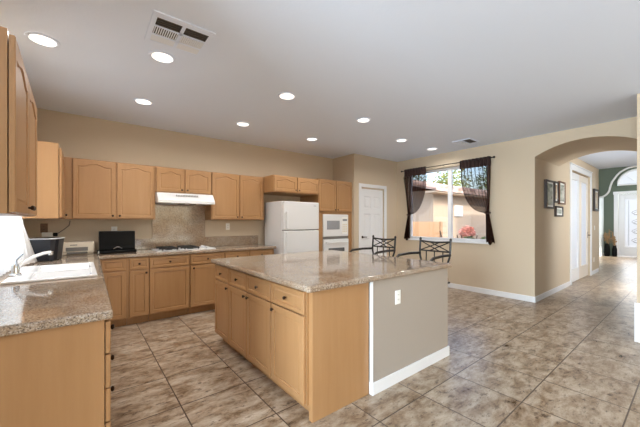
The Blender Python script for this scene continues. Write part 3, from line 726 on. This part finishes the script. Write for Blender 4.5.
# ------------------------------------------------------------------ curtains on the right window
def rod(label, pts_y, x, z):
    r = thing('curtain_rod', label, 'curtain rod', (x, pts_y[0], z))
    L_ = pts_y[1]-pts_y[0]
    bm = bm_(); tube(bm, [(0, 0, 0), (0, L_, 0)], .009, 8); obj('rod', bm, M_iron, r, True)
    for y in (0, L_):
        bm = bm_(); bmesh.ops.create_uvsphere(bm, u_segments=12, v_segments=8, radius=.02, matrix=Matrix.Translation((0, y, 0))); obj('finial', bm, M_iron, r, True)
    for y in (.1, L_/2, L_-.1):
        bm = bm_(); tube(bm, [(0, y, 0), (XW-x-.001, y, 0)], .006, 6); obj('bracket', bm, M_iron, r, True)
rod('thin dark curtain rod above the wide window', (2.27, 4.24), 5.745, 2.475)
def swag(label, yo, yi, ytie, sgn):
    # yo: outer top edge, yi: inner top edge, ytie: tie point; sgn +1 when the inner edge lies towards -Y
    r = thing('curtain', label, 'curtain', (5.745, yo, 2.5), 0, 'tied brown curtains')
    N, Mv = 130, 26
    def surf(top, bot, names, mtl, amp0, amp1, inner=None, fold=0):
        bm = bm_(); g = []
        for j in range(Mv+1):
            v = j/Mv; row = []
            for i in range(N+1):
                u = i/N
                a = top(u); b = bot(u); y, z = inner(u, v) if inner else (a[0]+(b[0]-a[0])*v, a[1]+(b[1]-a[1])*v)
                amp = amp0+(amp1-amp0)*v
                ph = u*2*PI*8.5+.6*math.sin(v*3)+.5*math.sin(u*7)
                x = amp*math.sin(ph); y += fold*(1-.55*v)*math.cos(ph)
                row.append(bm.verts.new((x-.002, y-yo, z-2.5)))
            g.append(row)
        for j in range(Mv):
            for i in range(N): bm.faces.new((g[j][i], g[j][i+1], g[j+1][i+1], g[j+1][i]))
        o = obj(names, bm, mtl, r, smooth=True)
        sm = o.modifiers.new('thickness', 'SOLIDIFY'); sm.thickness = .0015
        return o
    w_ = yi-yo
    surf(lambda u: (yo+w_*u, 2.505), lambda u: (yo+w_*u, 2.335), 'header', M_brown, .014, .016)
    # drape: straight at the outer edge, sagging round to the tie at the inner edge
    def drape(u, v):
        yt, zt = ytie+.05*u*(1 if w_ > 0 else -1), 1.50-.02*u
        sag = math.sin(PI*v)*u
        # inner edge hangs almost straight, then sweeps back to the tie
        k = v**(1+1.7*u)
        y = (yo+w_*u)*(1-k) + yt*k
        z = 2.335+(zt-2.335)*v - .10*u*math.sin(PI*v**2.2)
        return y, z
    surf(lambda u: (0, 0), lambda u: (0, 0), 'drape', M_sheer, .018, .014, drape, .019)
    bm = bm_(); tube(bm, [(.025*math.cos(a), (ytie-yo)+.045*math.sin(a)+.02*(1 if w_ > 0 else -1), 1.485-2.5+.012*math.cos(a)) for a in [2*PI*k/16 for k in range(16)]], .012, 6, closed=True)
    obj('tieback', bm, M_brown, r, True)
    sg = 1 if w_ > 0 else -1
    surf(lambda u: (ytie+sg*(.05*u), 1.49), lambda u: (ytie+sg*(-.10+.14*u), .935+.03*math.sin(u*9)), 'tail', M_sheer, .010, .028, None, .006)
    return r
swag('dark brown sheer curtain tied back on the pantry side of the window', 4.17, 3.61, 4.07, 1)
swag('dark brown sheer curtain tied back on the archway side of the window', 2.325, 2.885, 2.36, -1)

# white sheer curtain at the sink window, swept out over the counter
r = thing('curtain', 'white sheer curtain at the sink window, hem swept onto the counter', 'curtain', (-.445, 3.95, 2.2))
bm = bm_(); g = []
for j in range(21):
    v = j/20; row = []
    for i in range(61):
        u = i/60
        q = max(0, (v-.66)/.34)
        y = 3.00+(3.97-3.00)*u + .14*q*u; x = -.445 + .10*q*u**3 + .012*math.sin(u*2*PI*9)
        z = 2.2+(.925+.02*(1-u)-2.2)*v
        row.append(bm.verts.new((x+.445, y-3.95, z-2.2)))
    g.append(row)
for j in range(20):
    for i in range(60): bm.faces.new((g[j][i], g[j][i+1], g[j+1][i+1], g[j+1][i]))
obj('curtain_panel', bm, M_whitesheer, r, smooth=True)
bm = bm_(); tube(bm, [(0, -1.12, -.0), (0, .02, -.0)], .008, 8)
obj('rod', bm, M_white, r, True)

# ------------------------------------------------------------------ ceiling fittings
def ceiling_light(label, x, y):
    o = thing('recessed_light', label, 'ceiling light', (x, y, H), 0, 'recessed ceiling lights')
    bm = bm_(); n = 32
    pr = [(.080, -.001), (.080, -.006), (.090, -.010), (.104, -.006), (.105, -.0005)]
    rings = [[bm.verts.new((q*math.cos(2*PI*k/n), q*math.sin(2*PI*k/n), z)) for k in range(n)] for q, z in pr]
    for A1, B1 in zip(rings, rings[1:]):
        for k in range(n): bm.faces.new((A1[k], A1[(k+1) % n], B1[(k+1) % n], B1[k]))
    obj('trim_ring', bm, M_ceil, o, True)
    obj('lens', lathe(bm_(), [(.081, -.0055), (.081, -.001)], Matrix(), 32), M_lens, o)
    light('lamp', 'AREA', (x, y, H-.012), (0, 0, -1), 7.5, (1, .96, .91), specular_factor=.0, shape='DISK', size=.15, spread=math.radians(160)).parent = None
for lab, x, y in (
    ('round recessed light in the ceiling above the sink counter', -.233, 3.16),
    ('round recessed light right beside the large ceiling vent', .543, 2.852),
    ('round recessed light in the ceiling nearest the cabinets above the black box', .569, 4.043),
    ('round recessed light in the ceiling above the middle of the island', 1.803, 2.869),
    ('round recessed light in the ceiling over the bar stools', 3.056, 2.887),
    ('round recessed light in the ceiling in front of the range hood cabinets', 1.822, 4.082),
    ('round recessed light in the ceiling in front of the refrigerator', 3.07, 4.092),
    ('round recessed light in the ceiling in front of the pantry door', 4.329, 3.197),
    ('round recessed light in the ceiling closest to the curtained window', 5.292, 3.204)):
    ceiling_light(lab, x, y)
v = thing('ceiling_vent', 'large white square ceiling vent with dark and grey louvres', 'vent', (.582, 2.405, H), -.01, 'ceiling vents')
bm = bm_()
for q in ((-.205, .205, -.16, -.105), (-.205, .205, .215, .26), (-.205, -.173, -.105, .215), (.173, .205, -.105, .215), (-.012, .012, -.105, .215), (-.173, .173, -.004, .012), (-.173, .173, .115, .130)): box(bm, *q, -.010, -.0005)
obj('vent_frame', bm, M_ceil, v)
obj('vent_throat', box(bm_(), -.174, .174, -.106, .216, -.003, -.0005), M_gap, v)
for x0, x1, y0, y1, mt, nn, vert, wv in ((-.173, -.012, -.105, -.004, M_ventgrey, 4, False, .007), (.012, .173, -.105, -.004, M_ventgrey, 4, False, .007), (-.173, -.012, .012, .115, M_vent, 11, True, .0034), (.012, .173, .012, .115, M_vent, 12, True, .0052), (-.173, -.012, .130, .215, M_vent, 4, False, .0100), (.012, .173, .130, .215, M_vent, 4, False, .0100)):
    bm = bm_()
    for k in range(nn):
        if vert: t_ = x0+(x1-x0)*(k+.5)/nn; box(bm, t_-wv, t_+wv, y0, y1, -.0095, -.0035)
        else: t_ = y0+(y1-y0)*(k+.5)/nn; box(bm, x0, x1, t_-wv, t_+wv, -.008, -.0035)
    obj('louvre', bm, mt, v)
v = thing('ceiling_vent', 'small ceiling vent near the curtained window wall', 'vent', (5.28, 2.55, H), 0, 'ceiling vents')
obj('vent_frame', box(box(box(box(box(bm_(), -.17, .17, -.16, -.135, -.010, -.0005), -.17, .17, .135, .16, -.010, -.0005), -.17, -.145, -.135, .135, -.010, -.0005), .145, .17, -.135, .135, -.010, -.0005), -.145, .145, -.01, .01, -.010, -.0005), M_ceil, v)
obj('vent_throat', box(bm_(), -.146, .146, -.136, .136, -.003, -.0005), M_gap, v)
for y0, y1, mt in ((-.135, -.01, M_ventgrey), (.01, .135, M_vent)):
    bm = bm_()
    for k in range(7):
        t_ = -.145+.29*(k+.5)/7; box(bm, t_-.008, t_+.008, y0, y1, -.009, -.0035)
    obj('louvre', bm, mt, v)

# ------------------------------------------------------------------ pictures in the hall
def frame_(label, x0, x1, z0, z1, fm, pm, t=.035, b=.03, mount=.03):
    o = thing('picture_frame', label, 'picture', ((x0+x1)/2, YH-.0005, (z0+z1)/2), 0, 'hall pictures')
    w2, h2 = (x1-x0)/2, (z1-z0)/2
    bm = bm_(); [box(bm, *q, .003, 1) for q in ((-w2, -w2+b, -t, 0, -h2, h2), (w2-b, w2, -t, 0, -h2, h2), (-w2+b, w2-b, -t, 0, -h2, -h2+b), (-w2+b, w2-b, -t, 0, h2-b, h2))]
    obj('frame', bm, fm, o)
    obj('mount', box(bm_(), -w2+b, w2-b, -t*.6, -.001, -h2+b, h2-b), M_plate, o)
    obj('print', box(bm_(), -w2+b+mount, w2-b-mount, -t*.6-.002, -t*.6, -h2+b+mount, h2-b-mount), pm, o)
frame_('largest dark framed picture, nearest the archway corner', 6.29, 6.74, 1.56, 2.06, M_frame, M_pic, .045)
frame_('narrow dark framed picture between the largest and the brown framed one', 6.80, 7.03, 1.68, 2.07, M_frame, M_picw)
frame_('brown framed picture nearest the double doors, beside the narrow one', 7.10, 7.50, 1.66, 2.10, M_framelight, M_pic)
frame_('small dark framed picture hung below the others', 6.88, 7.34, 1.42, 1.62, M_frame, M_pic)
frame_('tall dark framed picture beyond the white double doors', 10.10, 10.60, 1.60, 2.16, M_frame, M_picw, .05, .05)

# ------------------------------------------------------------------ vases with dried stems by the front door
def vase(label, x, y, prof, stems):
    o = thing('vase', label, 'vase', (x, y, 0), 0, 'foyer vases')
    bm = bm_(); lathe(bm, prof, Matrix(), 20); obj('vase_body', bm, M_black, o, True)
    bm = bm_()
    for k in range(stems):
        a = random.uniform(0, 2*PI); q = random.uniform(.04, .13); zt = prof[-1][1]+random.uniform(.2, .52)
        p2 = (q*math.cos(a), q*math.sin(a), zt)
        tube(bm, [(0, 0, prof[-1][1]-.05), (.35*p2[0], .35*p2[1], prof[-1][1]+.15), p2], .008, 5)
        for m_ in range(7):
            d_ = Vector((random.gauss(0, 1), random.gauss(0, 1), random.gauss(.6, .5))).normalized()*random.uniform(.03, .07); b0 = Vector(p2)-Vector((0, 0, .04*m_))
            tube(bm, [b0, b0+d_*.5, b0+d_], [.006, .018, .003], 5)
    if stems: obj('dried_stems', bm, M_dry, o)
    else: bm.free()
vase('tall black vase with dried stems next to the front door', 15.9, 2.22, [(.07, 0), (.085, .05), (.085, .36), (.07, .44), (.06, .48), (.07, .50)], 12)
vase('shorter dark vase with dried stems beside the front door casing', 15.95, 2.02, [(.06, 0), (.075, .06), (.07, .28), (.045, .38), (.055, .42)], 7)

# ------------------------------------------------------------------ outside
struct('ground', box(bm_(), -30, 60, -30, 60, -.35, -.14), M_ground)
struct('roof_sun_block', box(bm_(), -3.8, 6, -8.5, -4.2, 2.6, 2.75), M_white)  # unseen slab added to keep direct sun from entering at the rear
def leaves(bm, c, rad, n, size):
    for k in range(n):
        d_ = Vector((random.gauss(0, 1), random.gauss(0, 1), random.gauss(0, 1))).normalized()*(random.random()**.4)
        p_ = Vector(c)+Vector((d_.x*rad[0], d_.y*rad[1], d_.z*rad[2]))
        q = Matrix.Rotation(random.uniform(0, 6.3), 3, 'Z') @ Matrix.Rotation(random.uniform(-1.2, 1.2), 3, 'X')
        s_ = size*random.uniform(.6, 1.3)
        bm.faces.new([bm.verts.new(p_ + q @ Vector(t_)*s_) for t_ in ((-.5, 0, 0), (0, -.25, .06), (.5, 0, 0), (0, .25, .06))])
h = thing('neighbour_house', 'beige stucco house with clay tile roof seen through the window', 'house', (10, 6, -.14))
obj('wall', box(bm_(), 0, 12, 0, 4.2, 0, 2.62), M_stucco, h)
# tiled roof: rows of barrel tiles running up the slope
bm = bm_(); e0, e1 = Vector((0, -.45, 2.62)), Vector((0, 2.1, 3.26)); nrow = 62
sl = (e1-e0); L0 = sl.length; nrm = Vector((0, -sl.z, sl.y)).normalized()
rows = 8
for k in range(nrow):
    x = -.5+.2*k
    for rr in range(rows):
        pa = e0+sl*(rr/rows); pb = e0+sl*((rr+1.08)/rows)
        tube(bm, [Vector((x, pa.y, pa.z))+nrm*.03, Vector((x, pb.y, pb.z))+nrm*.01], [.1, .085], 7)
prism(bm, [(-.45, 2.62), (2.1, 3.26), (4.65, 2.62), (4.65, 2.54), (2.1, 3.18), (-.45, 2.54)], lambda u, v, t_: (t_, u, v), -.55, 12.4)
obj('roof', bm, M_roof, h, True)
obj('soffit', box(bm_(), -.55, 12.4, -.40, 0, 2.48, 2.54), M_stucco, h)
wd = obj('window', box(bm_(), 1.48, 2.09, -.05, -.001, 1.69, 2.11), M_white, h)
obj('pane', box(bm_(), 1.53, 2.04, -.06, -.05, 1.74, 2.06), M_frost, wd)
g = thing('garden_wall', 'tan block garden wall below the neighbouring roof', 'wall', (5.9, 5.3, -.14))
g['kind'] = 'thing'
obj('panel', box(bm_(), 0.2, 3.45, 0, .18, 0, 1.47), M_block, g)
for x in (1.75, 3.3): obj('post', box(bm_(), x, x+.14, -.03, 0, 0, 1.47), M_block, g)
b = thing('flowering_shrub', 'coral flowering shrub outside the right half of the window', 'shrub', (8.3, 3.97, -.14))
bm = bm_(); leaves(bm, (0, 0, 1.17), (.21, .21, .2), 420, .09); obj('blossoms', bm, M_pink, b)
bm = bm_(); [tube(bm, [(0, 0, 0), (.15*math.cos(k), .15*math.sin(k), .5), (.25*math.cos(k), .25*math.sin(k), 1.1)], .012, 5) for k in range(6)]; obj('stems', bm, M_bark, b)
for i, (x, y, lab) in enumerate(((7.6, 3.17, 'low green shrub under the window, nearest the archway side'), (7.6, 3.57, 'low green shrub under the window beside the coral flowers'))):
    b = thing('shrub', lab, 'shrub', (x, y, -.14), 0, 'low green shrubs')
    bm = bm_(); leaves(bm, (0, 0, .86), (.19, .19, .26), 420, .10); obj('foliage', bm, M_leaf, b)
    bm = bm_(); [tube(bm, [(0, 0, 0), (.1*math.cos(k*1.3), .1*math.sin(k*1.3), .8)], .012, 5) for k in range(5)]; obj('stems', bm, M_bark, b)
b = thing('tree', 'leaning bare dark trunk outside, left of the coral shrub', 'tree', (7.9, 4.32, -.14))
bm = bm_(); tube(bm, [(0, 0, 0), (-.03, .05, .6), (-.10, .16, 1.22)], [.035, .03, .02], 7); obj('trunk', bm, M_bark, b, True)
for x, y, zc, rr, ml, lab in ((20, 15.5, 5.2, 2.3, M_leaf, 'green tree behind the tiled roof, on the left of the view'), (26.5, 14.5, 5.4, 2.4, M_leaf2, 'yellow-green tree behind the tiled roof, near the window bar'), (32, 12.5, 5.6, 2.5, M_leaf, 'green tree behind the tiled roof, by the archway-side curtain')):
    b = thing('tree', lab, 'tree', (x, y, -.14), 0, 'trees behind the house')
    bm = bm_(); tube(bm, [(0, 0, 0), (.1, .05, 1.6), (0, 0, zc)], [.16, .12, .05], 8); obj('trunk', bm, M_bark, b, True)
    bm = bm_()
    for k in range(7): leaves(bm, (random.uniform(-1, 1)*rr*.6, random.uniform(-1, 1)*rr*.6, zc+random.uniform(-.5, .5)*rr), (rr*.55, rr*.55, rr*.45), 420, .24)
    obj('crown', bm, ml, b)
